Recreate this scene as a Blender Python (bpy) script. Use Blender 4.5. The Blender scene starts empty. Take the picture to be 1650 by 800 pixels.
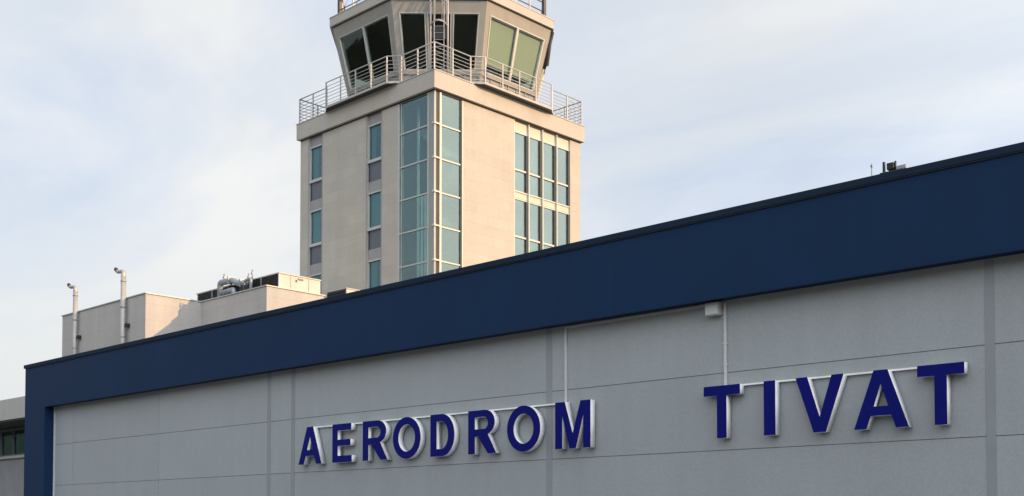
import bpy, bmesh, math, random
from mathutils import Vector
random.seed(4)
C = bpy.context.scene.collection
R = math.radians

# ------------------------------------------------------------------ materials
def _n(nt, t, **kw):
    n = nt.nodes.new(t)
    for k, v in kw.items():
        setattr(n, k, v)
    return n

def mat(name, col, rough=0.6, metal=0.0, var=0.06, scale=1.5, fine=0.0, fine_scale=40.0,
        bump=0.0, bump_scale=60.0, spec=0.5, streak=0.0, blocks=None, coat=0.0, island=0.0):
    """procedural surface: base colour broken up by soft noise, fine grain, rain streaks and block joints"""
    m = bpy.data.materials.new(name); m.use_nodes = True
    nt = m.node_tree; L = nt.links.new
    b = nt.nodes['Principled BSDF']
    b.inputs['Roughness'].default_value = rough
    b.inputs['Metallic'].default_value = metal
    b.inputs['Specular IOR Level'].default_value = spec
    b.inputs['Coat Weight'].default_value = coat
    geo = _n(nt, 'ShaderNodeNewGeometry')
    pos = geo.outputs['Position']
    val = None
    def add(sock, amount):
        nonlocal val
        mr = _n(nt, 'ShaderNodeMapRange')
        mr.inputs['From Min'].default_value = 0.3; mr.inputs['From Max'].default_value = 0.7
        mr.inputs['To Min'].default_value = 1 - amount; mr.inputs['To Max'].default_value = 1 + amount
        L(sock, mr.inputs['Value'])
        if val is None:
            val = mr.outputs[0]
        else:
            mu = _n(nt, 'ShaderNodeMath', operation='MULTIPLY')
            L(val, mu.inputs[0]); L(mr.outputs[0], mu.inputs[1]); val = mu.outputs[0]
    if var:
        t = _n(nt, 'ShaderNodeTexNoise'); t.inputs['Scale'].default_value = scale
        t.inputs['Detail'].default_value = 5; t.inputs['Roughness'].default_value = 0.6
        L(pos, t.inputs['Vector']); add(t.outputs['Fac'], var)
    if fine:
        t = _n(nt, 'ShaderNodeTexNoise'); t.inputs['Scale'].default_value = fine_scale
        t.inputs['Detail'].default_value = 2
        L(pos, t.inputs['Vector']); add(t.outputs['Fac'], fine)
    if island:
        ml = _n(nt, 'ShaderNodeMapRange'); ml.inputs['To Min'].default_value = .3; ml.inputs['To Max'].default_value = .7
        L(geo.outputs['Random Per Island'], ml.inputs['Value']); add(ml.outputs[0], island)
    if streak:
        mp = _n(nt, 'ShaderNodeMapping'); mp.inputs['Scale'].default_value = (1, 1, 0.06)
        t = _n(nt, 'ShaderNodeTexNoise'); t.inputs['Scale'].default_value = 3.0
        t.inputs['Detail'].default_value = 4
        L(pos, mp.inputs['Vector']); L(mp.outputs[0], t.inputs['Vector']); add(t.outputs['Fac'], streak)
    rgb = _n(nt, 'ShaderNodeRGB'); rgb.outputs[0].default_value = (*col, 1)
    out = rgb.outputs[0]
    if blocks:
        bw, bh, amt, joint = blocks
        sp = _n(nt, 'ShaderNodeSeparateXYZ'); L(pos, sp.inputs[0])
        ad = _n(nt, 'ShaderNodeMath', operation='ADD'); L(sp.outputs[0], ad.inputs[0]); L(sp.outputs[1], ad.inputs[1])
        cb = _n(nt, 'ShaderNodeCombineXYZ'); L(ad.outputs[0], cb.inputs[0]); L(sp.outputs[2], cb.inputs[1])
        br = _n(nt, 'ShaderNodeTexBrick'); br.inputs['Scale'].default_value = 1
        br.inputs['Brick Width'].default_value = bw; br.inputs['Row Height'].default_value = bh
        br.inputs['Mortar Size'].default_value = joint; br.inputs['Mortar Smooth'].default_value = 0.3
        br.inputs['Color1'].default_value = (*[c * (1 - amt) for c in col], 1)
        br.inputs['Color2'].default_value = (*[min(1, c * (1 + amt)) for c in col], 1)
        br.inputs['Mortar'].default_value = (*[c * 0.78 for c in col], 1)
        L(cb.outputs[0], br.inputs['Vector']); out = br.outputs['Color']
    if val is not None:
        vm = _n(nt, 'ShaderNodeVectorMath', operation='SCALE')
        L(out, vm.inputs[0]); L(val, vm.inputs['Scale']); out = vm.outputs[0]
    L(out, b.inputs['Base Color'])
    if bump:
        t = _n(nt, 'ShaderNodeTexNoise'); t.inputs['Scale'].default_value = bump_scale
        t.inputs['Detail'].default_value = 3
        L(pos, t.inputs['Vector'])
        bp = _n(nt, 'ShaderNodeBump'); bp.inputs['Strength'].default_value = bump
        bp.inputs['Distance'].default_value = 0.01
        L(t.outputs['Fac'], bp.inputs['Height']); L(bp.outputs[0], b.inputs['Normal'])
    return m

def glass(name, tint, refl, base, rough=0.02, wob=0.004):
    """coated glazing: mirrors the sky by Fresnel plus a coating, lets the rest of the light through tinted"""
    m = bpy.data.materials.new(name); m.use_nodes = True
    nt = m.node_tree; L = nt.links.new
    nt.nodes.remove(nt.nodes['Principled BSDF'])
    out = nt.nodes['Material Output']
    tr = _n(nt, 'ShaderNodeBsdfTransparent'); tr.inputs[0].default_value = (*tint, 1)
    gl = _n(nt, 'ShaderNodeBsdfGlossy'); gl.inputs['Color'].default_value = (*refl, 1)
    gl.inputs['Roughness'].default_value = rough
    geo = _n(nt, 'ShaderNodeNewGeometry')
    dt = _n(nt, 'ShaderNodeVectorMath', operation='DOT_PRODUCT'); L(geo.outputs['Incoming'], dt.inputs[0]); L(geo.outputs['Normal'], dt.inputs[1])
    ab = _n(nt, 'ShaderNodeMath', operation='ABSOLUTE'); L(dt.outputs['Value'], ab.inputs[0])
    iv = _n(nt, 'ShaderNodeMath', operation='SUBTRACT'); iv.inputs[0].default_value = 1; L(ab.outputs[0], iv.inputs[1])
    pw = _n(nt, 'ShaderNodeMath', operation='POWER'); L(iv.outputs[0], pw.inputs[0]); pw.inputs[1].default_value = 5
    mr = _n(nt, 'ShaderNodeMapRange'); mr.inputs['To Min'].default_value = base; mr.inputs['To Max'].default_value = 1
    L(pw.outputs[0], mr.inputs['Value'])
    t = _n(nt, 'ShaderNodeTexNoise'); t.inputs['Scale'].default_value = 0.9
    L(geo.outputs['Position'], t.inputs['Vector'])
    bp = _n(nt, 'ShaderNodeBump'); bp.inputs['Strength'].default_value = 0.6; bp.inputs['Distance'].default_value = wob
    L(t.outputs['Fac'], bp.inputs['Height']); L(bp.outputs[0], gl.inputs['Normal'])
    mx = _n(nt, 'ShaderNodeMixShader')
    L(mr.outputs[0], mx.inputs[0]); L(tr.outputs[0], mx.inputs[1]); L(gl.outputs[0], mx.inputs[2])
    L(mx.outputs[0], out.inputs['Surface'])
    return m

M = {}
M['stone'] = mat('pale_stone_cladding', (.43, .40, .352), .75, var=.05, scale=.9, fine=.04, fine_scale=14, blocks=(1.3, .42, .045, .005), bump=.15, bump_scale=30, streak=.03)
M['stone_band'] = mat('pale_stone_band', (.43, .40, .352), .75, var=.04, scale=1.2, fine=.03, fine_scale=18, bump=.12, bump_scale=30, streak=.03)
M['block'] = mat('rendered_block', (.42, .405, .385), .8, var=.05, scale=.8, fine=.04, fine_scale=12, blocks=(9, .62, .02, .006), streak=.05)
M['cladding'] = mat('grey_embossed_cladding', (.32, .345, .36), .55, island=.03, var=.035, scale=.5, fine=.055, fine_scale=26, bump=.25, bump_scale=45, streak=.025)
M['strip'] = mat('grey_joint_strip', (.25, .27, .29), .5, var=.04, scale=2)
M['blue'] = mat('navy_fascia_paint', (.004, .0235, .070), .6, var=.07, scale=.6, fine=.03, fine_scale=20, streak=.04, spec=.16, island=.03)
M['coping_dark'] = mat('dark_navy_coping', (.006, .018, .042), .75, var=.1, spec=.2)
M['letter_blue'] = mat('royal_blue_letter', (.0015, .004, .135), .5, var=.06, scale=3, spec=.12, streak=.06)
M['white'] = mat('white_paint', (.86, .86, .85), .5, var=.05, scale=4, streak=.04)
M['conduit'] = mat('white_conduit', (.54, .55, .55), .5, var=.06, scale=5)
M['frame'] = mat('silver_window_frame', (.44, .46, .45), .45, metal=.1, var=.05)
M['post_grey'] = mat('grey_corner_post', (.27, .29, .27), .5, var=.06)
M['frame_cream'] = mat('cream_window_frame', (.56, .55, .49), .5, var=.05)
M['dark_frame'] = mat('dark_gasket_and_shade', (.03, .032, .034), .6, var=.1)  # dark trim, also the black of the painted shade in notch and reveals
M['spandrel'] = mat('grey_spandrel_panel', (.10, .113, .143), .45, var=.06, fine=.04)
M['infill'] = mat('light_grey_infill', (.29, .285, .29), .55, var=.06, fine=.04)
M['cream'] = mat('cream_infill', (.54, .51, .42), .6, var=.05)
M['cab'] = mat('cab_panel', (.285, .272, .242), .6, var=.06, scale=2, streak=.05)
M['balcony'] = mat('pale_balcony_edge', (.40, .395, .37), .6, var=.08, streak=.05)
M['cab_low'] = mat('cab_low_panel', (.27, .27, .255), .6, var=.08, scale=2)
M['galv'] = mat('galvanised_rail', (.43, .435, .44), .5, metal=.2, var=.12, scale=6)
M['zinc'] = mat('zinc_duct', (.31, .34, .37), .5, metal=.4, var=.2, scale=5, streak=.1)
M['flue'] = mat('steel_flue', (.42, .40, .37), .45, metal=.3, var=.12, scale=5, streak=.1)
M['dark'] = mat('black_metal_and_shade', (.02, .021, .023), .55, var=.1)  # black metal parts, and the shadow lines drawn under edges
M['louvre'] = mat('dark_louvre', (.016, .015, .014), .7, var=.2, scale=6)
M['unit'] = mat('cream_unit_casing', (.50, .48, .43), .55, var=.06, streak=.06)
M['interior'] = mat('interior_plaster', (.40, .45, .44), .8, var=.1)
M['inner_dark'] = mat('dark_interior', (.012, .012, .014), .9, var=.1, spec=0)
M['inner_wall'] = mat('grey_interior_wall', (.11, .13, .135), .9, var=.3, scale=.7, spec=.1)
M['blind'] = mat('roller_blind', (.67, .64, .60), .8, var=.03)
M['roof'] = mat('roof_membrane', (.11, .11, .11), .9, var=.15, fine=.05)
M['ground'] = mat('dry_grass', (.05, .055, .028), .95, var=.3, scale=.08, fine=.2, fine_scale=4)
M['apron'] = mat('apron_concrete', (.11, .11, .105), .9, var=.12, scale=.25, fine=.08, fine_scale=12, blocks=(5, 5, .03, .015))
M['pave'] = mat('paving', (.13, .128, .122), .9, var=.1, scale=.6, blocks=(.6, .6, .06, .01))
M['wing'] = mat('grey_wing_wall', (.24, .25, .26), .7, var=.08, streak=.06)
M['eave'] = mat('pale_eave', (.40, .395, .375), .7, var=.05, streak=.05)
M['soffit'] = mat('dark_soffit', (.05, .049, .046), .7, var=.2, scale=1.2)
M['grey_roof_rail'] = mat('dark_rail', (.06, .062, .065), .5, metal=.3, var=.1)
M['glass_tower'] = glass('tower_glass', (.62, .76, .75), (.70, .86, .88), .13)
M['glass_bank'] = glass('bank_glass', (.64, .75, .69), (.84, .92, .84), .29)
M['glass_wide'] = glass('wide_glass', (.64, .76, .72), (.84, .92, .86), .34)
M['glass_window'] = glass('window_glass', (.50, .66, .68), (.52, .74, .78), .14)
M['glass_cab'] = glass('cab_glass', (.74, .79, .72), (.8, .9, .9), .04)

# ------------------------------------------------------------------ mesh builder
class MB:
    def __init__(s): s.bm = bmesh.new()
    def hexa(s, p):
        """8 points: bottom ring 0-3, top ring 4-7"""
        v = [s.bm.verts.new(q) for q in p]
        for f in ((3,2,1,0),(4,5,6,7),(0,1,5,4),(1,2,6,5),(2,3,7,6),(3,0,4,7)):
            s.bm.faces.new([v[i] for i in f])
        return s
    def box(s, x0, x1, y0, y1, z0, z1):
        return s.hexa([(x0,y0,z0),(x1,y0,z0),(x1,y1,z0),(x0,y1,z0),(x0,y0,z1),(x1,y0,z1),(x1,y1,z1),(x0,y1,z1)])
    def prism(s, pts, z0, z1):
        a = [s.bm.verts.new((x,y,z0)) for x,y in pts]; b = [s.bm.verts.new((x,y,z1)) for x,y in pts]
        n = len(pts)
        s.bm.faces.new(a[::-1]); s.bm.faces.new(b)
        for i in range(n): s.bm.faces.new([a[i], a[(i+1)%n], b[(i+1)%n], b[i]])
        return s
    def frustum(s, p0, z0, p1, z1):
        a = [s.bm.verts.new((x,y,z0)) for x,y in p0]; b = [s.bm.verts.new((x,y,z1)) for x,y in p1]
        n = len(p0)
        s.bm.faces.new(a[::-1]); s.bm.faces.new(b)
        for i in range(n): s.bm.faces.new([a[i], a[(i+1)%n], b[(i+1)%n], b[i]])
        return s
    def ring(s, outer, inner, z0, z1):
        n = len(outer)
        for i in range(n):
            j = (i+1) % n
            s.hexa([(*outer[i],z0),(*outer[j],z0),(*inner[j],z0),(*inner[i],z0),(*outer[i],z1),(*outer[j],z1),(*inner[j],z1),(*inner[i],z1)])
        return s
    def tube(s, pts, r, n=8, closed=False, cap=True):
        pts = [Vector(p) for p in pts]; rings = []; N = len(pts)
        up = None
        for i, p in enumerate(pts):
            if closed:
                d1 = (p - pts[i-1]).normalized(); d2 = (pts[(i+1)%N] - p).normalized()
            else:
                d1 = (p - pts[i-1]).normalized() if i else (pts[1]-p).normalized()
                d2 = (pts[i+1]-p).normalized() if i < N-1 else d1
            d = (d1 + d2).normalized()
            if up is None or abs(up.dot(d)) > .95:
                up = Vector((0,0,1)) if abs(d.z) < .9 else Vector((1,0,0))
            a = d.cross(up).normalized(); b = a.cross(d).normalized(); up = b
            sc = 1 / max(.5, math.sqrt((1 + d1.dot(d2)) / 2))
            rr = r[i] if isinstance(r, (list, tuple)) else r
            rings.append([s.bm.verts.new(p + (a*math.cos(2*math.pi*k/n) + b*math.sin(2*math.pi*k/n)) * rr * sc) for k in range(n)])
        rng = range(N) if closed else range(N-1)
        for i in rng:
            A, B = rings[i], rings[(i+1)%N]
            for k in range(n):
                f = s.bm.faces.new([A[k], A[(k+1)%n], B[(k+1)%n], B[k]]); f.smooth = True
        if cap and not closed:
            s.bm.faces.new(rings[0][::-1]); s.bm.faces.new(rings[-1])
        return s
    def build(s, name, m, parent=None, bevel=0.0):
        bmesh.ops.recalc_face_normals(s.bm, faces=s.bm.faces[:])
        if bevel:
            bmesh.ops.bevel(s.bm, geom=[e for e in s.bm.edges if e.calc_face_angle(0) > .5], offset=bevel, segments=2, affect='EDGES', profile=.6)
        off = Vector((0,0,0)); p = parent
        while p is not None:
            off += p.location; p = p.parent
        if off.length: bmesh.ops.translate(s.bm, verts=s.bm.verts[:], vec=-off)
        me = bpy.data.meshes.new(name); s.bm.to_mesh(me); s.bm.free()
        for k in (m if isinstance(m, (list, tuple)) else [m]): me.materials.append(k)
        o = bpy.data.objects.new(name, me); C.objects.link(o)
        if parent: o.parent = parent
        return o

def tag(o, label, cat, group=None):
    o['label'] = label; o['category'] = cat
    if group: o['group'] = group
    return o
def thing(name, loc, label, cat, group=None):
    o = bpy.data.objects.new(name, None); o.empty_display_size = .2; o.location = loc; C.objects.link(o)
    return tag(o, label, cat, group)
def structure(o):
    o['kind'] = 'structure'; return o

# ------------------------------------------------------------------ setting
g = MB()
v = [g.bm.verts.new(p) for p in ((-3000,-3000,-.12),(3000,-3000,-.12),(3000,3000,-.12),(-3000,3000,-.12))]; g.bm.faces.new(v)
structure(g.build('ground', M['ground']))
M['forest'] = mat('forest_hillside', (.035, .045, .028), .95, var=.35, scale=.01, fine=.25, fine_scale=.06)
hm = MB(); rows = []
for i in range(121):
    az = R(182 + 166*i/120)
    h = 480*(.72 + .22*math.sin(i*.13) + .12*math.sin(i*.37+1) + .05*math.sin(i*1.3)) * min(1, i/10+.15, (120-i)/10+.15)
    rows.append([hm.bm.verts.new((r*math.cos(az), r*math.sin(az), z)) for r, z in ((1400,-3),(1750,h*.35+12*math.sin(i*.9)),(2050,h*.74+9*math.sin(i*1.7)),(2300,h),(2900,-3))])
for i in range(120):
    for k in range(4): hm.bm.faces.new([rows[i][k], rows[i+1][k], rows[i+1][k+1], rows[i][k+1]])
structure(hm.build('unseen_hills', M['forest']))  # unseen hills behind the camera, added and raised to darken pane reflections
structure(MB().box(-110, 60, -40, 15.0, -.5, -.02).build('forecourt', M['apron']))
structure(MB().box(-110, 60, 15.0, 60, -.5, .12).build('pavement', M['pave'], bevel=.02))

# ------------------------------------------------------------------ terminal hall (grey shed with navy portal)
XL, XP, XR = -42.03, -40.38, 12.0
hall = thing('terminal_hall', (-15, 22, 0.12), 'long grey clad hall with deep navy blue fascia and corner pillar', 'hall')
w = MB()
joints = [.12, 1.54, 3.0, 4.46, 5.86]
xj = [XP, -38.93, -33.0, -26.985, -25.85, -16.5, -7.09, 2.3, XR]
for i in range(len(joints)-1):
    for k in range(len(xj)-1):
        w.box(xj[k]+.006, xj[k+1]-.006, 18.372, 18.50, joints[i]+.007, joints[i+1]-.007)
w.build('cladding_wall', M['cladding'], hall)
w = MB()
w.box(XL+.05, XR, 18.392, 21.3, .12, 7.1)
w.build('core_wall', M['strip'], hall)
for x, wd in ((-25.85,.17), (-26.985,.17), (-16.5,.17), (-7.09,.15), (2.3,.15)):
    MB().box(x-wd/2, x+wd/2, 18.364, 18.39, .13, 5.855).build('joint_strip', M['strip'], hall)
f = MB()
xs = [XL, -33.2, -23.8, -14.4, -5.0, 4.4, XR]
for i in range(len(xs)-1):
    f.box(xs[i] + (0 if i == 0 else .0008), xs[i+1]-.0008, 18.0, 18.36, 5.83, 7.32)
fas = f.build('fascia', M['blue'], hall)
MB().box(XP+.001, XR, 17.985, 18.03, 5.80, 5.826).build('drip_edge', M['blue'], fas)
MB().box(XL+.02, XR-.01, 17.972, 17.998, 7.309, 7.324).build('black_shadow_line', M['dark'], hall)  # solid black strip draws the shadow line below the coping
MB().box(XL, XP, 18.0, 18.36, .12, 5.829).build('corner_pillar', M['blue'], hall)
MB().box(XL-.0015, XL+.30, 18.362, 21.29, .12, 7.32).build('end_wall', M['blue'], hall)
MB().box(XL+.31, XR, 18.04, 18.362+.03, 5.842, 7.31).build('fascia_frame', M['strip'], hall)
c = MB()
c.box(XL-.06, XR, 17.955, 18.42, 7.325, 7.45); c.box(XL-.06, XL+.4, 18.422, 21.35, 7.325, 7.45)
c.build('coping', M['coping_dark'], hall, bevel=.008)
MB().box(XL+.31, XR-.01, 18.43, 21.73, 7.105, 7.2).build('roof', M['roof'], hall)
MB().box(XP+.02, XP+.075, 18.325, 18.368, .13, 5.82).build('corner_trim', M['conduit'], hall)

# ------------------------------------------------------------------ letters
def loop(cx, cz, rx, rz, n=40, a0=0, a1=360):
    return [(cx+rx*math.cos(R(a0+(a1-a0)*i/n)), cz+rz*math.sin(R(a0+(a1-a0)*i/n))) for i in range(n+(0 if a1-a0 == 360 else 1))]
def shape(ch, w, h):
    """outline loops of one bold sans letter, w wide and h tall: first loop outside, the rest holes"""
    s = .205*h if ch not in 'O' else .19*h
    if ch == 'I': return [[(0,0),(w,0),(w,h),(0,h)]]
    if ch == 'T':
        a, b = (w-s)/2, (w+s)/2; t = .185*h
        return [[(a,0),(b,0),(b,h-t),(w,h-t),(w,h),(0,h),(0,h-t),(a,h-t)]]
    if ch == 'E':
        t = .17*h
        return [[(0,0),(w,0),(w,t),(s,t),(s,.43*h),(.93*w,.43*h),(.93*w,.59*h),(s,.59*h),(s,h-t),(.97*w,h-t),(.97*w,h),(0,h)]]
    if ch == 'A':
        k = s*1.08; m = w/2; hw = .125*w
        def xl(z): return (m-hw)*z/h
        zi = h*.77
        i0 = lambda z: xl(z)+k
        return [[(0,0),(k,0),(xl(.22*h)+k,.22*h),(w-xl(.22*h)-k,.22*h),(w-k,0),(w,0),(m+hw,h),(m-hw,h)],
                [(xl(.38*h)+k*.98,.38*h),(w-xl(.38*h)-k*.98,.38*h),(m,zi)]]
    if ch == 'V':
        k = s*1.1; m = w/2; hw = .125*w
        return [[(0,h),(m-hw,0),(m+hw,0),(w,h),(w-k,h),(m,.26*h),(k,h)]]
    if ch == 'M':
        return [[(0,0),(s*.92,0),(s*.92,.74*h),(.5*w-.085*w,0),(.5*w+.085*w,0),(w-s*.92,.74*h),(w-s*.92,0),(w,0),(w,h),(w-.27*w,h),(.5*w,.30*h),(.27*w,h),(0,h)]]
    if ch == 'O':
        return [loop(w/2,h/2,w/2,h/2*1.02), loop(w/2,h/2,w/2-s,h/2-.165*h)]
    if ch == 'D':
        r = .5*h; x = w-.52*w
        o = [(0,0)] + loop(x,h/2,w-x,h/2,24,-90,90) + [(0,h)]
        i = [(s,.17*h)] + loop(x-.02*w,h/2,w-x+.02*w-s,h/2-.17*h,24,-90,90) + [(s,h-.17*h)]
        return [o, i]
    if ch == 'R':
        cz = .72*h; rz = .28*h; x = w*.60; rx = w*.95-x
        o = [(0,0),(s,0),(s,.40*h),(.36*w,.40*h),(w-s*1.22,0),(w,0),(.70*w,.445*h)] + loop(x,cz,rx,rz,16,-72,90) + [(0,h)]
        i = [(s,.565*h)] + loop(x-.02*w,.705*h,max(.04,w*.95-x+.02*w-s),.14*h,12,-90,90) + [(s,.845*h)]
        return [o, i]
def extrude_shape(loops, x, z, y0, y1):
    cu = bpy.data.curves.new('outline', 'CURVE'); cu.dimensions = '2D'; cu.fill_mode = 'BOTH'
    for lp in loops:
        sp = cu.splines.new('POLY'); sp.points.add(len(lp)-1)
        for p, q in zip(sp.points, lp): p.co = (q[0], q[1], 0, 1)
        sp.use_cyclic_u = True
    cu.extrude = (y1-y0)/2
    tmp = bpy.data.objects.new('outline', cu)
    me = bpy.data.meshes.new_from_object(tmp)
    mb = MB(); mb.bm.from_mesh(me)
    bpy.data.objects.remove(tmp); bpy.data.curves.remove(cu); bpy.data.meshes.remove(me)
    for v in mb.bm.verts:
        a, b, c = v.co; v.co = (x+a, (y0+y1)/2-c, z+b)
    bmesh.ops.remove_doubles(mb.bm, verts=mb.bm.verts[:], dist=1e-5)
    return mb
Z0, HH = 3.195, .985
def word(items, label, loc, z0, rail):
    root = thing('sign', loc, label, 'sign', 'blue raised lettering on the grey wall')
    for ch, xa, xb in items:
        lp = shape(ch, xb-xa, HH)
        lt = extrude_shape(lp, xa, z0, 18.185, 18.335).build('letter', M['white'], root)
        extrude_shape(lp, xa, z0, 18.168, 18.1845).build('letter_face', M['letter_blue'], lt)
    r = MB().box(rail[0], rail[1], 18.305, 18.362, z0+HH-.022, z0+HH+.008)
    r.build('rail', M['white'], root)
word([('A',-25.31,-24.32),('E',-23.84,-23.06),('R',-22.6,-21.66),('O',-21.44,-20.44),('D',-20.08,-19.27),('R',-18.80,-17.92),('O',-17.57,-16.59),('M',-16.15,-15.19)],
     'raised navy block letters AERODROM with white sides below a thin white rail', (-20.25, 18.37, Z0), Z0, (-24.9,-15.9))
word([('T',-12.39,-11.60),('I',-11.09,-10.86),('V',-10.44,-9.52),('A',-9.33,-8.36),('T',-8.205,-7.43)],
     'raised navy block letters TIVAT with white sides, right of the longer word', (-9.9, 18.37, Z0+.02), Z0+.02, (-12.1,-7.8))

# ------------------------------------------------------------------ cables to the signs
jb = thing('junction_box', (-12.2, 18.37, 5.6), 'small pale grey box tucked under the blue fascia above TIVAT', 'box')
MB().box(-12.37, -12.08, 18.20, 18.366, 5.555, 5.80).build('casing', M['conduit'], jb, bevel=.01)
MB().box(-12.36, -12.09, 18.185, 18.1985, 5.57, 5.785).build('lid', M['conduit'], jb, bevel=.004)
cd = thing('cable_conduit', (-16.0, 18.37, 4.2), 'white conduit running under the fascia and down to the letter M', 'conduit', 'white cable conduits on the grey wall')
MB().box(-16.03, -15.975, 18.335, 18.363, 4.19, 5.76).build('drop', M['conduit'], cd)
MB().box(-16.03, -12.372, 18.325, 18.363, 5.762, 5.80).build('run', M['conduit'], cd)
cd = thing('cable_conduit', (-12.0, 18.37, 4.2), 'white conduit dropping straight from the grey box to the first T of TIVAT', 'conduit', 'white cable conduits on the grey wall')
MB().box(-12.045, -11.99, 18.335, 18.363, 4.225, 5.78).build('drop', M['conduit'], cd)
for z in (5.5, 5.0, 4.6): MB().box(-12.06, -11.975, 18.33, 18.3655, z, z+.03).build('clip', M['conduit'], cd)

# ------------------------------------------------------------------ control tower
TX0, TX1, TY0, TY1 = -42.10, -32.97, 30.0, 39.10
WX0, WX1, WY0, WY1 = -41.99, -33.12, 30.15, 38.97
tower = thing('control_tower', (-37.5, 34.55, .12), 'square stone clad control tower with an octagonal glazed cab and railed gallery', 'tower')
ZB, ZT = .12, 18.75
w = MB(); T = .32
for a, b in ((WX0,-41.35),(-40.40,-37.30),(-36.37,-35.32)): w.box(a, b, WY0, WY0+T, ZB, ZT)
for a, b in ((31.74,34.68),(38.32,WY1)): w.box(WX1-T, WX1, a, b, ZB, ZT)
w.box(WX0, WX0+T, WY0+T, WY1, ZB, ZT)
w.box(WX0+T, WX1-T, WY1-T, WY1, ZB, ZT)
for a, b in ((-41.35,-40.40),(-37.30,-36.37)): w.box(a, b, WY0+.12, WY0+T, ZB, 6.4)
w.box(-35.32, WX1, WY0+.05, WY0+T, ZB, 7.2); w.box(WX1-T, WX1-.05, WY0+T, 31.74, ZB, 7.2)
w.box(WX1-T, WX1-.08, 34.68, 38.32, ZB, 6.4)
w.build('shaft_wall', M['stone'], tower)
for z in (6.6, 9.45, 12.3, 15.15, 18.0):
    MB().box(WX0+T+.01, -35.5, WY0+T+.02, WY1-T-.01, z-.13, z+.12).build('floor_slab', M['interior'], tower)
MB().box(-35.45, -35.3, WY0+T+.02, 34.6, 7.3, 18.7).build('inner_wall', M['inner_wall'], tower)
MB().box(-35.28, -33.5, 33.6, 33.75, 7.3, 18.7).build('inner_wall', M['inner_wall'], tower)
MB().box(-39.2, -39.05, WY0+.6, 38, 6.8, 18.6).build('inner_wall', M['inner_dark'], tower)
# stairs behind the corner glass
for k, z in enumerate((8.0, 9.42, 10.85, 12.27, 13.7, 15.12, 16.55)):
    st = MB()
    for i in range(8):
        zz = z + i*1.425/8
        if k % 2: st.box(-35.2+i*.2, -35.0+i*.2, 32.0, 33.0, zz-.14, zz+.04)
        else: st.box(-33.7-i*.2, -33.5-i*.2, 30.95, 31.9, zz-.14, zz+.04)
    st.build('stair_flight', M['interior'], tower)
for x, y in ((-34.75, 30.75), (-34.25, 30.85), (-33.95, 33.4)):
    MB().tube([(x, y, 7.3), (x, y, 18.7)], .06, 10).build('riser_pipe', M['white'], tower)
m = MB()
for i in range(8):
    x = -34.55 + i*.11
    m.tube([(x, 30.62+.02*(i % 2), 7.4), (x, 30.62+.02*(i % 2), 14.9)], .028, 6)
m.build('vertical_blind', M['white'], tower)

# parapet band with metal coping
o = [(TX0,TY0),(TX1,TY0),(TX1,TY1),(TX0,TY1)]
def inset(d): return [(TX0+d,TY0+d),(TX1-d,TY0+d),(TX1-d,TY1-d),(TX0+d,TY1-d)]
par = MB().ring(o, inset(.55), ZT+.002, 19.45).build('parapet', M['stone_band'], tower)
MB().ring(inset(-.025), inset(.56), 19.452, 19.478).build('coping', M['frame'], par)
MB().ring(inset(.13), inset(.155), ZT-.055, ZT).build('black_shadow_line', M['dark'], par)  # black ring paints the shadow under the parapet overhang
MB().box(TX0+.57, TX1-.57, TY0+.57, TY1-.57, 19.2, 19.44).build('deck', M['roof'], tower)

# narrow window columns on the left face
for xa, xb in ((-41.35,-40.40),(-37.30,-36.37)):
    yb = WY0 + .10
    for s in range(4):
        d = -2.85*s
        zt = 18.22 + d; zb = 16.80 + d
        wn = MB()
        wn.box(xa+.004, xa+.075, yb-.06, yb+.06, zb, zt); wn.box(xb-.075, xb-.004, yb-.06, yb+.06, zb, zt)
        wn.box(xa+.004, xb-.004, yb-.075, yb+.06, zt, zt+.06)
        wn.box(xa+.004, xb-.004, yb-.09, yb+.06, zb-.12, zb)
        wo = wn.build('window', M['frame'], tower)
        MB().box(xa+.075, xb-.075, yb+.0, yb+.02, zb, zt).build('pane', M['glass_window'], wo)
        cwid = (.38, .55, .30, .62)[(s + (2 if xa > -40 else 0)) % 4]*(xb-xa)
        MB().box(xa+.09, xa+.09+cwid, yb+.09, yb+.10, zb+.02, zt-.01).build('curtain', M['interior'], wo)
        MB().box(xa+.004, xb-.004, yb-.01, yb+.05, zb-.90, zb-.123).build('spandrel_panel', M['spandrel'], tower)
        MB().box(xa+.05, xa+.085, yb-.03, yb-.012, zb-.89, zb-.125).build('spandrel_trim', M['dark_frame'], tower)
        MB().box(xa+.004, xb-.004, yb-.02, yb+.05, zb-1.37, zb-.903).build('infill_panel', M['infill'], tower)
    MB().box(xa+.004, xb-.004, yb-.02, yb+.05, 18.283, ZT-.002).build('infill_panel', M['infill'], tower)
    j = MB()
    j.box(xa-.055, xa-.0, WY0-.012, WY0-.001, 7, ZT-.06); j.box(xb, xb+.05, WY0-.012, WY0-.001, 7, ZT-.06)
    j.build('jamb_trim', M['infill'], tower)

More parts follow.
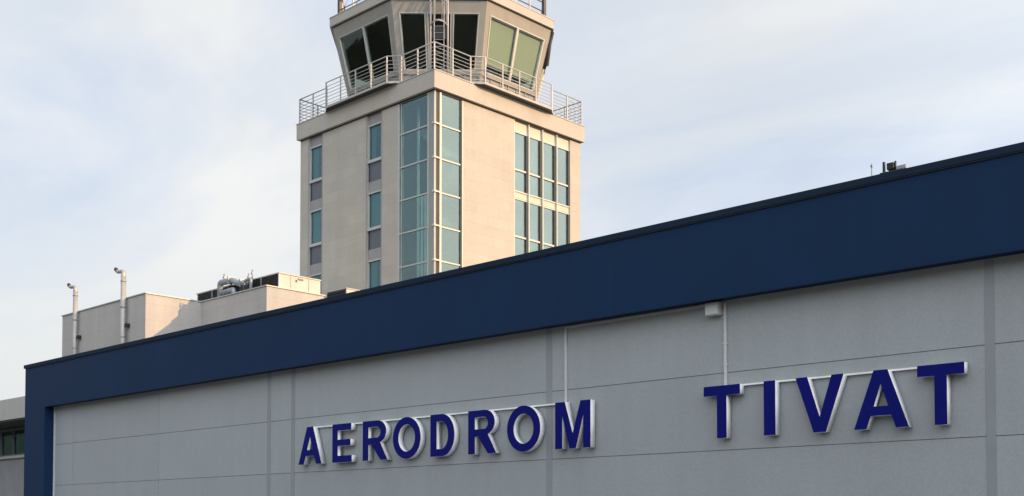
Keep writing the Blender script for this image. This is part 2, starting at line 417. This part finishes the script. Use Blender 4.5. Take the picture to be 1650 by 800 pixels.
# window bank on the right face
yy = [34.70, 35.59, 36.47, 37.39, 38.31]
xb_ = WX1 - .09
for i in range(4):
    a, b = yy[i]+.023, yy[i+1]-.023
    for s in range(4):
        d = -2.85*s
        wn = MB()
        zt, zm, zl = 18.20+d, 16.62+d, 15.72+d
        wn.box(xb_-.06, xb_+.03, a, a+.04, zl, zt)
        wn.box(xb_-.06, xb_+.045, a+.042, b-.107, zm-.04, zm+.03); wn.box(xb_-.06, xb_+.03, a, b, zt+.001, zt+.05); wn.box(xb_-.06, xb_+.05, a, b, zl-.05, zl-.001)
        wo = wn.build('window', M['frame_cream'], tower)
        MB().box(xb_-.06, xb_+.05, b-.105, b-.002, zl+.001, zt-.001).build('gasket_and_shade', M['dark_frame'], wo)  # black band takes in the fin's shaded side as well as the gasket
        MB().box(xb_-.03, xb_-.01, a+.042, b-.107, zm+.031, zt).build('pane', M['glass_wide'], wo)
        MB().box(xb_-.03, xb_-.01, a+.042, b-.107, zl, zm-.041).build('pane', M['glass_wide'], wo)
        MB().box(xb_-.05, xb_+.012, a, b, 15.42+d, zl-.052).build('infill_panel', M['cream'], tower)
    MB().box(xb_-.05, xb_+.012, a, b, 18.252, ZT-.002).build('infill_panel', M['cream'], tower)
for i, y in enumerate(yy):
    MB().box(WX1-.28, WX1+(.0 if i in (0,4) else .02), y-.022, y+.022, 6.4, ZT-.003).build('fin', M['frame_cream'], tower)
MB().box(WX1-.9, WX1-.85, 34.8, 38.2, 6.5, 18.7).build('inner_screen', M['interior'], tower)

# corner stair glazing
tz = [18.72, 17.41, 16.05, 14.70, 13.35, 11.98, 10.62, 9.26, 7.9, 7.2]
yb, xg = WY0 + .06, WX1 - .06
gw = MB()
gw.box(-35.32, -35.24, yb-.06, yb+.07, 7.2, ZT-.003); gw.box(-35.17, -35.13, yb-.03, yb+.07, 7.2, ZT-.003)
gw.box(-33.53, -33.46, yb-.07, yb+.07, 7.2, ZT-.003)
for z in tz: gw.box(-35.24, -33.53, yb-.045, yb+.05, z-.028, z+.028)
gl = gw.build('stair_glazing', M['frame'], tower)
for i in range(len(tz)-1):
    MB().box(-35.13, -33.53, yb-.01, yb+.01, tz[i+1]+.028, tz[i]-.028).build('pane', M['glass_tower'], gl)
    MB().box(-35.24, -35.17, yb-.01, yb+.01, tz[i+1]+.028, tz[i]-.028).build('pane', M['glass_tower'], gl)
gw = MB()
gw.box(xg-.07, xg+.07, 30.42, 30.52, 7.2, ZT-.003); gw.box(xg-.07, xg+.05, 31.66, 31.738, 7.2, ZT-.003)
for z in tz: gw.box(xg-.05, xg+.045, 30.52, 31.66, z-.028, z+.028)
gl = gw.build('stair_glazing', M['frame_cream'], tower)
for i in range(len(tz)-1):
    MB().box(xg-.01, xg+.01, 30.52, 31.56, tz[i+1]+.028, tz[i]-.028).build('pane', M['glass_bank'], gl)
MB().box(xg-.04, xg+.052, 31.565, 31.655, 7.2, ZT-.01).build('gasket_and_shade', M['dark_frame'], gl)  # gasket widened to paint the shaded reveal beside the pane
MB().box(-33.458, WX1-.02, WY0+.0, WY0+.10, 7.2, ZT-.003).build('corner_post', M['post_grey'], tower)
MB().box(WX1-.075, WX1-.035, 30.252, 30.418, 7.2, ZT-.003).build('gasket_and_shade', M['dark_frame'], tower)  # black strip stands in for the shade inside the corner notch
pp = MB().tube([(WX1-.02, WY0+.02, 7.2), (WX1-.02, WY0+.02, ZT-.01)], .03, 10).build('corner_pipe', M['frame_cream'], tower)
for z in tz[1:]:
    b = MB(); b.box(WX1-.09, WX1+.045, WY0-.05, WY0+.06, z-.04, z+.04); b.box(WX1-.04, WX1+.03, WY0+.06, WY0+.27, z-.03, z+.03)
    b.build('pipe_bracket', M['frame_cream'], pp)

# gallery balcony slabs (octagon over the square parapet) and cab
CX, CY = -37.45, 34.63; K = math.tan(math.pi/8)
def oct_(a): return [(CX + a*math.cos(R(45*k-22.5))/math.cos(math.pi/8), CY + a*math.sin(R(45*k-22.5))/math.cos(math.pi/8)) for k in range(8)]
SX, SY = (TX0+TX1)/2, (TY0+TY1)/2
GA, S4 = 4.92, 4.46     # balcony apothem from the square's centre, railing line of the square
def side(k):
    """path of one gallery side in the square's frame: (along, out) -> world"""
    n = (math.cos(R(90*k)), math.sin(R(90*k))); t = (-n[1], n[0])
    return lambda u, o: (SX + n[0]*o + t[0]*u, SY + n[1]*o + t[1]*u)
HS = 2.02; CH = GA - S4
for k in range(4):
    f = side(k)
    q = [f(-HS-CH-.02, S4-.03), f(-HS, GA-.05), f(HS, GA-.05), f(HS+CH+.02, S4-.03), f(HS+CH+.06, 3.7), f(-HS-CH-.06, 3.7)]
    bal = MB().prism(q, 19.482, 19.575).build('balcony_slab', M['balcony'], tower)
    q = [f(-HS-CH+.08, 4.60), f(-HS+.02, GA-.09), f(HS-.02, GA-.09), f(HS+CH-.08, 4.60)]
    MB().prism(q, 19.455, 19.4815).build('soffit_shade', M['dark'], bal)  # black plate puts the shade below the slab into the colour
path = []; posts = []
for k in range(4):
    f = side(k)
    seg = [f(-S4, S4), f(-HS-CH, S4), f(-HS, GA-.075), f(HS, GA-.075), f(HS+CH, S4)]
    path += seg
    for u in (-S4+.0, -S4+.99, -HS-CH): posts.append(f(u, S4))
    posts.append(f(HS+CH, S4)); posts.append(f(S4-.99, S4))
    for i in range(5): posts.append(f(-HS + i*2*HS/4, GA-.075))
rl = MB()
rl.tube([(x, y, 20.60) for x, y in path], .022, 8, closed=True)
for z in (19.66, 19.81, 19.96, 20.11, 20.26, 20.41): rl.tube([(x, y, z) for x, y in path], .011, 6, closed=True)
rail = rl.build('railing', M['galv'], tower)
for x, y in posts:
    MB().box(x-.022, x+.022, y-.022, y+.022, 19.48, 20.585).build('post', M['galv'], rail)

def ap(z): return 4.02 + (z-20)*.7/3
def cp(k, t, z, off=0):
    ph = R(45*k); a = ap(z) + off
    return (CX + math.cos(ph)*a - math.sin(ph)*t*K*a, CY + math.sin(ph)*a + math.cos(ph)*t*K*a, z)
def slab(mb, k, t0, t1, z0, z1, o0, o1):
    mb.hexa([cp(k,t0,z0,o1),cp(k,t1,z0,o1),cp(k,t1,z0,o0),cp(k,t0,z0,o0),cp(k,t0,z1,o1),cp(k,t1,z1,o1),cp(k,t1,z1,o0),cp(k,t0,z1,o0)])
WZ0, WZ1 = 20.33, 22.52
for k in range(8):
    wl = MB()
    slab(wl, k, -1, 1, WZ1, 23.0, -.18, 0)
    slab(wl, k, -1, 1, 20.17, WZ0, -.18, .03)
    slab(wl, k, -1, -.86, WZ0, WZ1, -.18, 0); slab(wl, k, .86, 1, WZ0, WZ1, -.18, 0)
    cm = .27 if k == 7 else .0
    if cm: slab(wl, k, -cm-.03, -cm+.01, WZ0, WZ1, -.18, 0); slab(wl, k, cm-.01, cm+.03, WZ0, WZ1, -.18, 0)
    cw = wl.build('cab_wall', M['cab'], tower)
    lo = MB(); slab(lo, k, -1, 1, 19.55, 20.168, -.18, -.03)
    for t in (-.98, -.62, -.3, .0, .3, .62, .98): slab(lo, k, t-.02, t+.02, 19.55, 20.168, -.029, .012)
    lo.build('base_panel', M['cab_low'], cw)
    for a, b in (((-.86, -cm-.03), (-cm+.01, cm-.01), (cm+.03, .86)) if cm else ((-.86, -.009), (.009, .86))):
        fr = MB(); e = .02
        slab(fr, k, a, a+e, WZ0, WZ1, -.10, .025); slab(fr, k, b-e, b, WZ0, WZ1, -.10, .025)
        slab(fr, k, a+e, b-e, WZ1-.035, WZ1-.001, -.10, .025); slab(fr, k, a+e, b-e, WZ0+.001, WZ0+.04, -.10, .025)
        wo = fr.build('cab_window', M['frame_cream'] if k in (0, 1) else M['frame'], tower)
        pn = MB(); slab(pn, k, a+e, b-e, WZ0+.04, WZ1-.035, -.06, -.04); pn.build('pane', M['glass_cab'], wo)
        if k in (0, 1):
            bl = MB(); slab(bl, k, a+e+.01, b-e-.01, 20.72 if k == 0 else 20.9, WZ1-.08, -.13, -.12); bl.build('blind', M['blind'], wo)
    if not cm:
        mm = MB(); slab(mm, k, -.0088, .0088, WZ0, WZ1, -.10, .03); mm.build('mullion', M['frame'], cw)
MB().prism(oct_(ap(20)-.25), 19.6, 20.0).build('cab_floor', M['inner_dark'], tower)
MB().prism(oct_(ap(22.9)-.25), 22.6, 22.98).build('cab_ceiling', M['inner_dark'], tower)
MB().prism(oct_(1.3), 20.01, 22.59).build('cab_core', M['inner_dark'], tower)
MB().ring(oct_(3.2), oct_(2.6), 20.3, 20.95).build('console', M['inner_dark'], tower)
MB().prism(oct_(4.73), 22.985, 23.03).build('black_shadow_line', M['dark'], tower)  # black plate draws the shadow line beneath the roof edge
rf = MB().prism(oct_(4.83), 23.032, 23.40).build('cab_roof', M['stone_band'], tower)
MB().ring(oct_(4.85), oct_(4.6), 23.402, 23.43).build('coping', M['frame'], rf)
# lattice rail round the roof
rr = MB(); oc = oct_(4.42)
for z, r_ in ((24.62,.035),(24.25,.02),(23.85,.02),(23.55,.02)): rr.tube([(x,y,z) for x,y in oc], r_, 6, closed=True)
rr_o = rr.build('roof_rail', M['grey_roof_rail'], tower)
for i in range(8):
    (x0,y0),(x1,y1) = oc[i], oc[(i+1)%8]
    MB().box(x0-.07, x0+.07, y0-.07, y0+.07, 23.41, 24.9).build('post', M['grey_roof_rail'], rr_o)
    ps = MB()
    for j in range(1, 4):
        fx, fy = x0+(x1-x0)*j/4, y0+(y1-y0)*j/4; gx, gy = x0+(x1-x0)*(j-1)/4, y0+(y1-y0)*(j-1)/4
        ps.box(fx-.025, fx+.025, fy-.025, fy+.025, 23.41, 24.6)
        ps.tube([(gx,gy,23.5),(fx,fy,24.55)], .015, 5)
    ps.build('baluster', M['galv'], rr_o)
# ladder with safety cage on the corner-facing cab face
n7 = Vector((math.cos(R(-45)), math.sin(R(-45)), 0)); t7 = Vector((-n7.y, n7.x, 0))
def lp_(u, o, z): return Vector((CX, CY, 0)) + n7*o + t7*u + Vector((0,0,z))
lo_, li_ = 5.30, 5.25
ld = MB()
for u in (-.34, .36): ld.tube([lp_(u, 4.98, 19.55), lp_(u, 4.98, 24.7)], .04, 8)
for u in (-.2, .2): ld.tube([lp_(u, 4.86, 19.6), lp_(u, 4.86, 24.6)], .022, 8)
for i in range(17): ld.tube([lp_(-.2, 4.86, 19.9+.28*i), lp_(.2, 4.86, 19.9+.28*i)], .013, 6)
lad = ld.build('ladder', M['galv'], tower)
cg = MB()
for z in (21.82, 22.75, 23.7):
    pts = [lp_(.33*math.cos(R(a)), 4.88+.62*math.sin(R(a)), z) for a in range(0, 181, 15)]
    cg.tube(pts, .028, 6)
for a in (25, 65, 115, 155):
    cg.tube([lp_(.33*math.cos(R(a)), 4.88+.62*math.sin(R(a)), 21.82), lp_(.33*math.cos(R(a)), 4.88+.62*math.sin(R(a)), 24.6)], .02, 6)
cg.build('safety_cage', M['galv'], lad)
hp = MB()
p = [lp_(-.3, 4.80, 21.35), lp_(.3, 4.80, 21.35), lp_(.3, 4.84, 21.35), lp_(-.3, 4.84, 21.35)]
hp.hexa([*p, *[q+Vector((0,0,.5)) for q in p]])
hp.build('ladder_gate', M['dark'], lad)
# stand-in dark tube at the far edge of the sunlit cab face
MB().tube([cp(1, -.93, 22.95, .09), cp(1, -.93, 22.3, .09), cp(1, -.93, 21.4, .09)], .07, 10).build('dark_tube', M['dark'], tower)

# ------------------------------------------------------------------ plant block beside the tower
pb = thing('plant_block', (-41, 25, .12), 'stepped pale block with plain walls left of the tower behind the blue fascia', 'building')
P0 = [(-46.55,21.45),(-39.63,21.45),(-39.63,23.82),(-35.2,23.82),(-35.2,26.40),(-38.0,26.40),(-38.0,29.4),(-46.55,29.4)]
MB().prism(P0, .12, 10.28).build('wall', M['block'], pb)
P1 = [(-46.59,21.41),(-39.59,21.41),(-39.59,23.78),(-35.16,23.78),(-35.16,26.44),(-37.96,26.44),(-37.96,29.44),(-46.59,29.44)]
MB().prism(P1, 10.283, 10.32).build('coping', M['frame'], pb)

def flue(x, y, zt, r, label):
    t = thing('flue_pipe', (x, y, 7.2), label, 'flue', 'steel flue pipes on the plant block')
    h = r*.72
    MB().tube([(x,y,6.0),(x,y,zt-.16)], r, 16).build('pipe', M['flue'], t)
    pts = [(x,y,zt-.16),(x,y,zt-.06)] + [(x-.1+.1*math.cos(R(a)), y, zt-.06+.1*math.sin(R(a))) for a in (20,45,70,90)]
    pts += [(x-.36, y, zt+.06)] + [(x-.36-.22*math.sin(R(a)), y, zt+.28-.22*math.cos(R(a))) for a in (15,30,45)]
    MB().tube(pts, [r*.95]*2+[h]*(len(pts)-2), 14, cap=False).build('elbow', M['flue'], t)
    e = Vector(pts[-1]); d = (e - Vector(pts[-2])).normalized()
    MB().tube([e - d*.03, e + d*.1, e + d*.15], [h*1.05, h*1.1, h*.95], 14).build('outlet', M['dark'], t)
    for z in (7.6, 8.75, 9.9, 10.9):
        MB().tube([(x,y,z),(x,y,z+.045)], r*1.12, 16).build('collar', M['zinc'], t)
    for z in (8.0, 9.2):
        MB().box(x+r+.0, x+r+.14, y+.0, y+.16, z-.05, z+.08).build('bracket', M['dark'], t)
flue(-45.04, 21.28, 11.26, .092, 'steel flue with bent black tip, nearer the left end of the pale block')
flue(-41.03, 21.28, 11.28, .10, 'steel flue with bent black tip, nearer the sunlit corner of the pale block')

# ------------------------------------------------------------------ roof machines
ch = thing('chiller', (-38.2, 25.4, 10.32), 'long cream cooling unit with dark louvred front on the pale block roof', 'cooling unit')
x0, x1, y0, y1, z0, z1 = -41.05, -35.35, 24.45, 26.33, 10.325, 10.90
MB().box(x0, x1, y0+.06, y1, z0, z1-.03).build('casing', M['unit'], ch)
MB().box(x0-.03, x1+.03, y0-.02, y1+.02, z1-.028, z1+.01).build('lid', M['unit'], ch)
for i in range(5):
    a = x0+.04+i*1.135; b = a+1.075
    lv = MB()
    for j in range(9): lv.box(a, b, y0, y0+.045, z0+.025+j*.057, z0+.062+j*.057)
    lv.build('louvre', M['louvre'], ch)
    MB().box(a, b, y0+.046, y0+.058, z0+.02, z1-.04).build('louvre_back', M['dark'], ch)
    MB().box(b+.005, b+.05, y0-.012, y0+.057, z0, z1-.03).build('post', M['zinc'], ch)
for i in range(2):
    MB().box(x1+.001, x1+.012, y0+.5+i*.83, y0+.516+i*.83, z0+.02, z1-.05).build('panel_seam', M['infill'], ch)
MB().box(x1+.001, x1+.014, y0+.83, y0+1.09, 10.74, 10.81).build('badge', M['spandrel'], ch)
MB().box(x1+.001, x1+.02, y0+.74, y0+.80, 10.66, 10.73).build('badge', M['dark'], ch)

dp = thing('duct_pipes', (-38, 24.2, 10.32), 'galvanised bent pipes standing before the dark louvres of the cooling unit', 'pipes')
def bend(pts, rad=.14):
    out = [Vector(pts[0])]
    for i in range(1, len(pts)-1):
        p, a, b = Vector(pts[i]), Vector(pts[i-1]), Vector(pts[i+1])
        u, w_ = (a-p).normalized(), (b-p).normalized()
        for s in range(6):
            t = s/5
            out.append((p+u*rad)*(1-t)**2 + p*2*t*(1-t) + (p+w_*rad)*t*t)
    out.append(Vector(pts[-1])); return out
YD = 24.2
MB().tube(bend([(-38.91,YD,10.32),(-38.91,YD,11.0),(-38.02,YD,10.96),(-37.62,YD,10.77),(-37.1,YD,10.73)]), .118, 14).build('pipe', M['zinc'], dp)
MB().tube(bend([(-38.7,YD-.07,10.56),(-37.84,YD-.07,10.575),(-37.84,YD-.07,10.32)], .11), .10, 14).build('pipe', M['zinc'], dp)
MB().tube(bend([(-37.14,YD-.04,10.32),(-37.14,YD-.04,10.80),(-36.74,YD-.04,10.84),(-36.74,YD-.04,10.32)], .09), .062, 12).build('pipe', M['zinc'], dp)
for x, h in ((-38.65,11.30),(-36.96,11.07),(-36.71,11.17)):
    vv = MB(); vv.tube([(x,YD,h-.42),(x,YD,h)], .026, 8); vv.box(x-.05, x+.05, YD-.035, YD+.035, h-.16, h-.11)
    vv.build('valve', M['zinc'], dp)
for x, z in ((-38.15,10.97),(-37.36,10.75)): MB().box(x-.026, x+.026, YD-.15, YD+.15, z-.15, z+.15).build('flange', M['zinc'], dp)
MB().box(-37.44, -36.87, YD-.1, YD+.1, 10.33, 10.63).build('pump', M['louvre'], dp, bevel=.03)

cu = thing('condenser', (-26.75, 20.8, 7.2), 'small dark fronted condenser unit behind the fascia below the tower', 'cooling unit')
MB().box(-27.22, -26.30, 20.52, 21.02, 7.75, 8.42).build('casing', M['unit'], cu, bevel=.01)
gr = MB()
for i in range(10): gr.box(-27.19, -26.33, 20.49, 20.515, 7.78+i*.062, 7.81+i*.062)
gr.build('grille', M['louvre'], cu)
MB().box(-27.2, -26.32, 20.512, 20.5195, 7.76, 8.41).build('grille_back', M['dark'], cu)
MB().box(-27.24, -26.28, 20.5, 21.04, 8.422, 8.445).build('lid', M['unit'], cu)
for x in (-27.15, -26.4):
    for y in (20.56, 20.96): MB().box(x-.03, x+.03, y-.03, y+.03, 7.2, 7.75).build('leg', M['zinc'], cu)
MB().tube(bend([(-26.95,20.45,7.2),(-26.95,20.45,8.05),(-26.7,20.45,8.05)], .1), .04, 8).build('hose', M['zinc'], cu)

re = thing('roof_aerial', (-9.86, 20, 7.2), 'thin whip aerial standing on the blue hall roof', 'aerial')
MB().tube([(-9.86,20,7.2),(-9.86,20,8.34)], .011, 6).build('whip', M['zinc'], re)
MB().box(-9.92,-9.80,19.94,20.06,7.2,7.28).build('base', M['zinc'], re)
MB().box(-9.88,-9.84,19.98,20.02,8.28,8.31).build('tip', M['zinc'], re)
ff = thing('roof_equipment', (-9.4, 20, 7.2), 'cluster of small dark equipment boxes on the blue hall roof edge', 'equipment')
MB().box(-9.66,-9.2,19.9,20.1,7.9,8.10).build('plinth', M['dark'], ff, bevel=.01)
m = MB()
for x in (-9.6,-9.25): m.box(x-.03,x+.03,19.95,20.05,7.2,7.899)
m.build('stand', M['zinc'], ff)
MB().box(-9.635,-9.60,19.975,20.025,8.10,8.315).build('upright', M['dark'], ff)
MB().box(-9.54,-9.41,19.94,20.06,8.14,8.265).build('box', M['louvre'], ff, bevel=.01)
MB().tube([(-9.395,20,8.10),(-9.395,20,8.29)], .02, 8).build('lamp', M['dark'], ff)
MB().box(-9.36,-9.18,19.97,20.03,8.11,8.185).build('box', M['zinc'], ff, bevel=.008)

# ------------------------------------------------------------------ terminal wing at the left
tw = thing('terminal_wing', (-58, 27, .12), 'low terminal wing with deep pale eave and grey wall beyond the blue pillar', 'building')
MB().box(-85, -46.65, 24.40, 38, .12, 6.45).build('wall', M['wing'], tw)
ev = MB().box(-85, -46.65, 22.5, 38.1, 6.53, 7.50).build('eave', M['eave'], tw)
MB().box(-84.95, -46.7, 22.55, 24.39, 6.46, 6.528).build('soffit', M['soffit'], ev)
MB().box(-85, -46.65, 24.25, 24.398, 4.93, 5.06).build('sill', M['eave'], tw)
xw = -84.5
while xw < -48.2:
    fr = MB()
    a, b = xw, xw+1.42
    fr.box(a, a+.06, 24.31, 24.397, 5.065, 6.40); fr.box(b-.06, b, 24.31, 24.397, 5.065, 6.40)
    fr.box(a+.06, b-.06, 24.31, 24.397, 6.33, 6.40); fr.box(a+.06, b-.06, 24.31, 24.397, 5.065, 5.13); fr.box(a+.06, b-.06, 24.33, 24.397, 6.02, 6.06)
    wo = fr.build('window', M['spandrel'], tw)
    MB().box(a+.06, b-.06, 24.36, 24.38, 5.13, 6.33).build('pane', M['glass_window'], wo)
    xw += 1.47

# ------------------------------------------------------------------ light, sky, camera
SUN_EL, SUN_AZ = 18.0, 24.0          # azimuth from +X towards +Y
sd = Vector((math.cos(R(SUN_AZ))*math.cos(R(SUN_EL)), math.sin(R(SUN_AZ))*math.cos(R(SUN_EL)), math.sin(R(SUN_EL))))
sl = bpy.data.lights.new('sun', 'SUN'); sl.energy = 3.4; sl.angle = R(.6); sl.color = (1, .61, .28)
so = bpy.data.objects.new('sun', sl); C.objects.link(so); so.rotation_euler = sd.to_track_quat('Z', 'Y').to_euler()

OX, OY = 2.7, 4.3
QX, QY = 3.1, 1.3
wd = bpy.data.worlds.new('World'); bpy.context.scene.world = wd; wd.use_nodes = True
nt = wd.node_tree; L = nt.links.new
bg = nt.nodes['Background']; bg.inputs['Strength'].default_value = .125
sky = _n(nt, 'ShaderNodeTexSky'); sky.sky_type = 'NISHITA'; sky.sun_disc = False
sky.sun_elevation = R(SUN_EL); sky.sun_rotation = R(90-SUN_AZ); sky.air_density = 1.0; sky.dust_density = 1.0; sky.ozone_density = 1.0
tc = _n(nt, 'ShaderNodeTexCoord')
sp = _n(nt, 'ShaderNodeSeparateXYZ'); L(tc.outputs['Generated'], sp.inputs[0])
ad = _n(nt, 'ShaderNodeMath', operation='ADD'); L(sp.outputs[2], ad.inputs[0]); ad.inputs[1].default_value = .22
mxz = _n(nt, 'ShaderNodeMath', operation='MAXIMUM'); L(ad.outputs[0], mxz.inputs[0]); mxz.inputs[1].default_value = .05
dx = _n(nt, 'ShaderNodeMath', operation='DIVIDE'); L(sp.outputs[0], dx.inputs[0]); L(mxz.outputs[0], dx.inputs[1])
dy = _n(nt, 'ShaderNodeMath', operation='DIVIDE'); L(sp.outputs[1], dy.inputs[0]); L(mxz.outputs[0], dy.inputs[1])
cb = _n(nt, 'ShaderNodeCombineXYZ'); L(dx.outputs[0], cb.inputs[0]); L(dy.outputs[0], cb.inputs[1])
n1 = _n(nt, 'ShaderNodeTexNoise'); n1.inputs['Scale'].default_value = 1.1; n1.inputs['Detail'].default_value = 9; n1.inputs['Roughness'].default_value = .6; n1.inputs['Distortion'].default_value = .5
mw = _n(nt, 'ShaderNodeMapping'); mw.inputs['Rotation'].default_value = (0, 0, R(20)); mw.inputs['Scale'].default_value = (.85, 1.35, 1); mw.inputs['Location'].default_value = (OX, OY, 0)
L(cb.outputs[0], mw.inputs['Vector']); L(mw.outputs[0], n1.inputs['Vector'])
r1 = _n(nt, 'ShaderNodeMapRange', interpolation_type='SMOOTHSTEP'); r1.inputs['From Min'].default_value = .34; r1.inputs['From Max'].default_value = .66
r1.inputs['To Min'].default_value = .78; r1.inputs['To Max'].default_value = 1.0
L(n1.outputs['Fac'], r1.inputs['Value'])
n2 = _n(nt, 'ShaderNodeTexNoise'); n2.inputs['Scale'].default_value = 1.25; n2.inputs['Detail'].default_value = 8; n2.inputs['Roughness'].default_value = .56; n2.inputs['Distortion'].default_value = .7
mp = _n(nt, 'ShaderNodeMapping'); mp.inputs['Location'].default_value = (QX, QY, 0); mp.inputs['Rotation'].default_value = (0, 0, R(-35)); mp.inputs['Scale'].default_value = (.8, 1.4, 1); L(cb.outputs[0], mp.inputs['Vector']); L(mp.outputs[0], n2.inputs['Vector'])
cr = _n(nt, 'ShaderNodeValToRGB'); cr.color_ramp.elements[0].position = .36; cr.color_ramp.elements[0].color = (4.15, 4.6, 5.4, 1)
cr.color_ramp.elements[1].position = .60; cr.color_ramp.elements[1].color = (5.45, 5.5, 5.5, 1)
L(n2.outputs['Fac'], cr.inputs[0])
mx = _n(nt, 'ShaderNodeMix', data_type='RGBA'); L(r1.outputs[0], mx.inputs[0]); L(sky.outputs[0], mx.inputs[6]); L(cr.outputs[0], mx.inputs[7])
# thick pale air low in the sky
hz = _n(nt, 'ShaderNodeMapRange', interpolation_type='SMOOTHSTEP'); hz.inputs['From Min'].default_value = .02; hz.inputs['From Max'].default_value = .31
hz.inputs['To Min'].default_value = .9; hz.inputs['To Max'].default_value = 0
L(sp.outputs[2], hz.inputs['Value'])
m2 = _n(nt, 'ShaderNodeMix', data_type='RGBA'); L(hz.outputs[0], m2.inputs[0]); L(mx.outputs[2], m2.inputs[6]); m2.inputs[7].default_value = (4.75, 4.85, 4.8, 1)
# thin cloud glows towards the sun
nd = _n(nt, 'ShaderNodeVectorMath', operation='DOT_PRODUCT'); L(tc.outputs['Generated'], nd.inputs[0]); nd.inputs[1].default_value = sd
gm = _n(nt, 'ShaderNodeMapRange'); gm.inputs['From Min'].default_value = -.02; gm.inputs['From Max'].default_value = 1.0
gm.inputs['To Min'].default_value = 1.0; gm.inputs['To Max'].default_value = 1.5; L(nd.outputs['Value'], gm.inputs['Value'])
vs = _n(nt, 'ShaderNodeVectorMath', operation='SCALE'); L(m2.outputs[2], vs.inputs[0]); L(gm.outputs[0], vs.inputs['Scale'])
# unseen bright cloud bank added behind the camera's right to fill letter sides and facade
bd = Vector((.74, -.60, .30)).normalized()
nb = _n(nt, 'ShaderNodeVectorMath', operation='DOT_PRODUCT'); L(tc.outputs['Generated'], nb.inputs[0]); nb.inputs[1].default_value = bd
bm_ = _n(nt, 'ShaderNodeMapRange', interpolation_type='SMOOTHSTEP'); bm_.inputs['From Min'].default_value = .45; bm_.inputs['From Max'].default_value = 1.0
bm_.inputs['To Min'].default_value = 1.0; bm_.inputs['To Max'].default_value = 2.4; L(nb.outputs['Value'], bm_.inputs['Value'])
v2 = _n(nt, 'ShaderNodeVectorMath', operation='SCALE'); L(vs.outputs[0], v2.inputs[0]); L(bm_.outputs[0], v2.inputs['Scale'])
L(v2.outputs[0], bg.inputs['Color'])

cam = bpy.data.cameras.new('camera'); cam.sensor_width = 36; cam.lens = 1852/1650*36
cam.shift_y = 381/1650; cam.clip_end = 8000; cam.clip_start = .1
co = bpy.data.objects.new('camera', cam); C.objects.link(co)
co.location = (0, 0, 1.6); co.rotation_euler = (R(92), 0, R(43.79))
sc = bpy.context.scene; sc.camera = co
sc.view_settings.view_transform = 'Standard'; sc.view_settings.look = 'None'
sc.view_settings.exposure = .42; sc.view_settings.gamma = 1
sc.cycles.max_bounces = 8; sc.cycles.transparent_max_bounces = 16
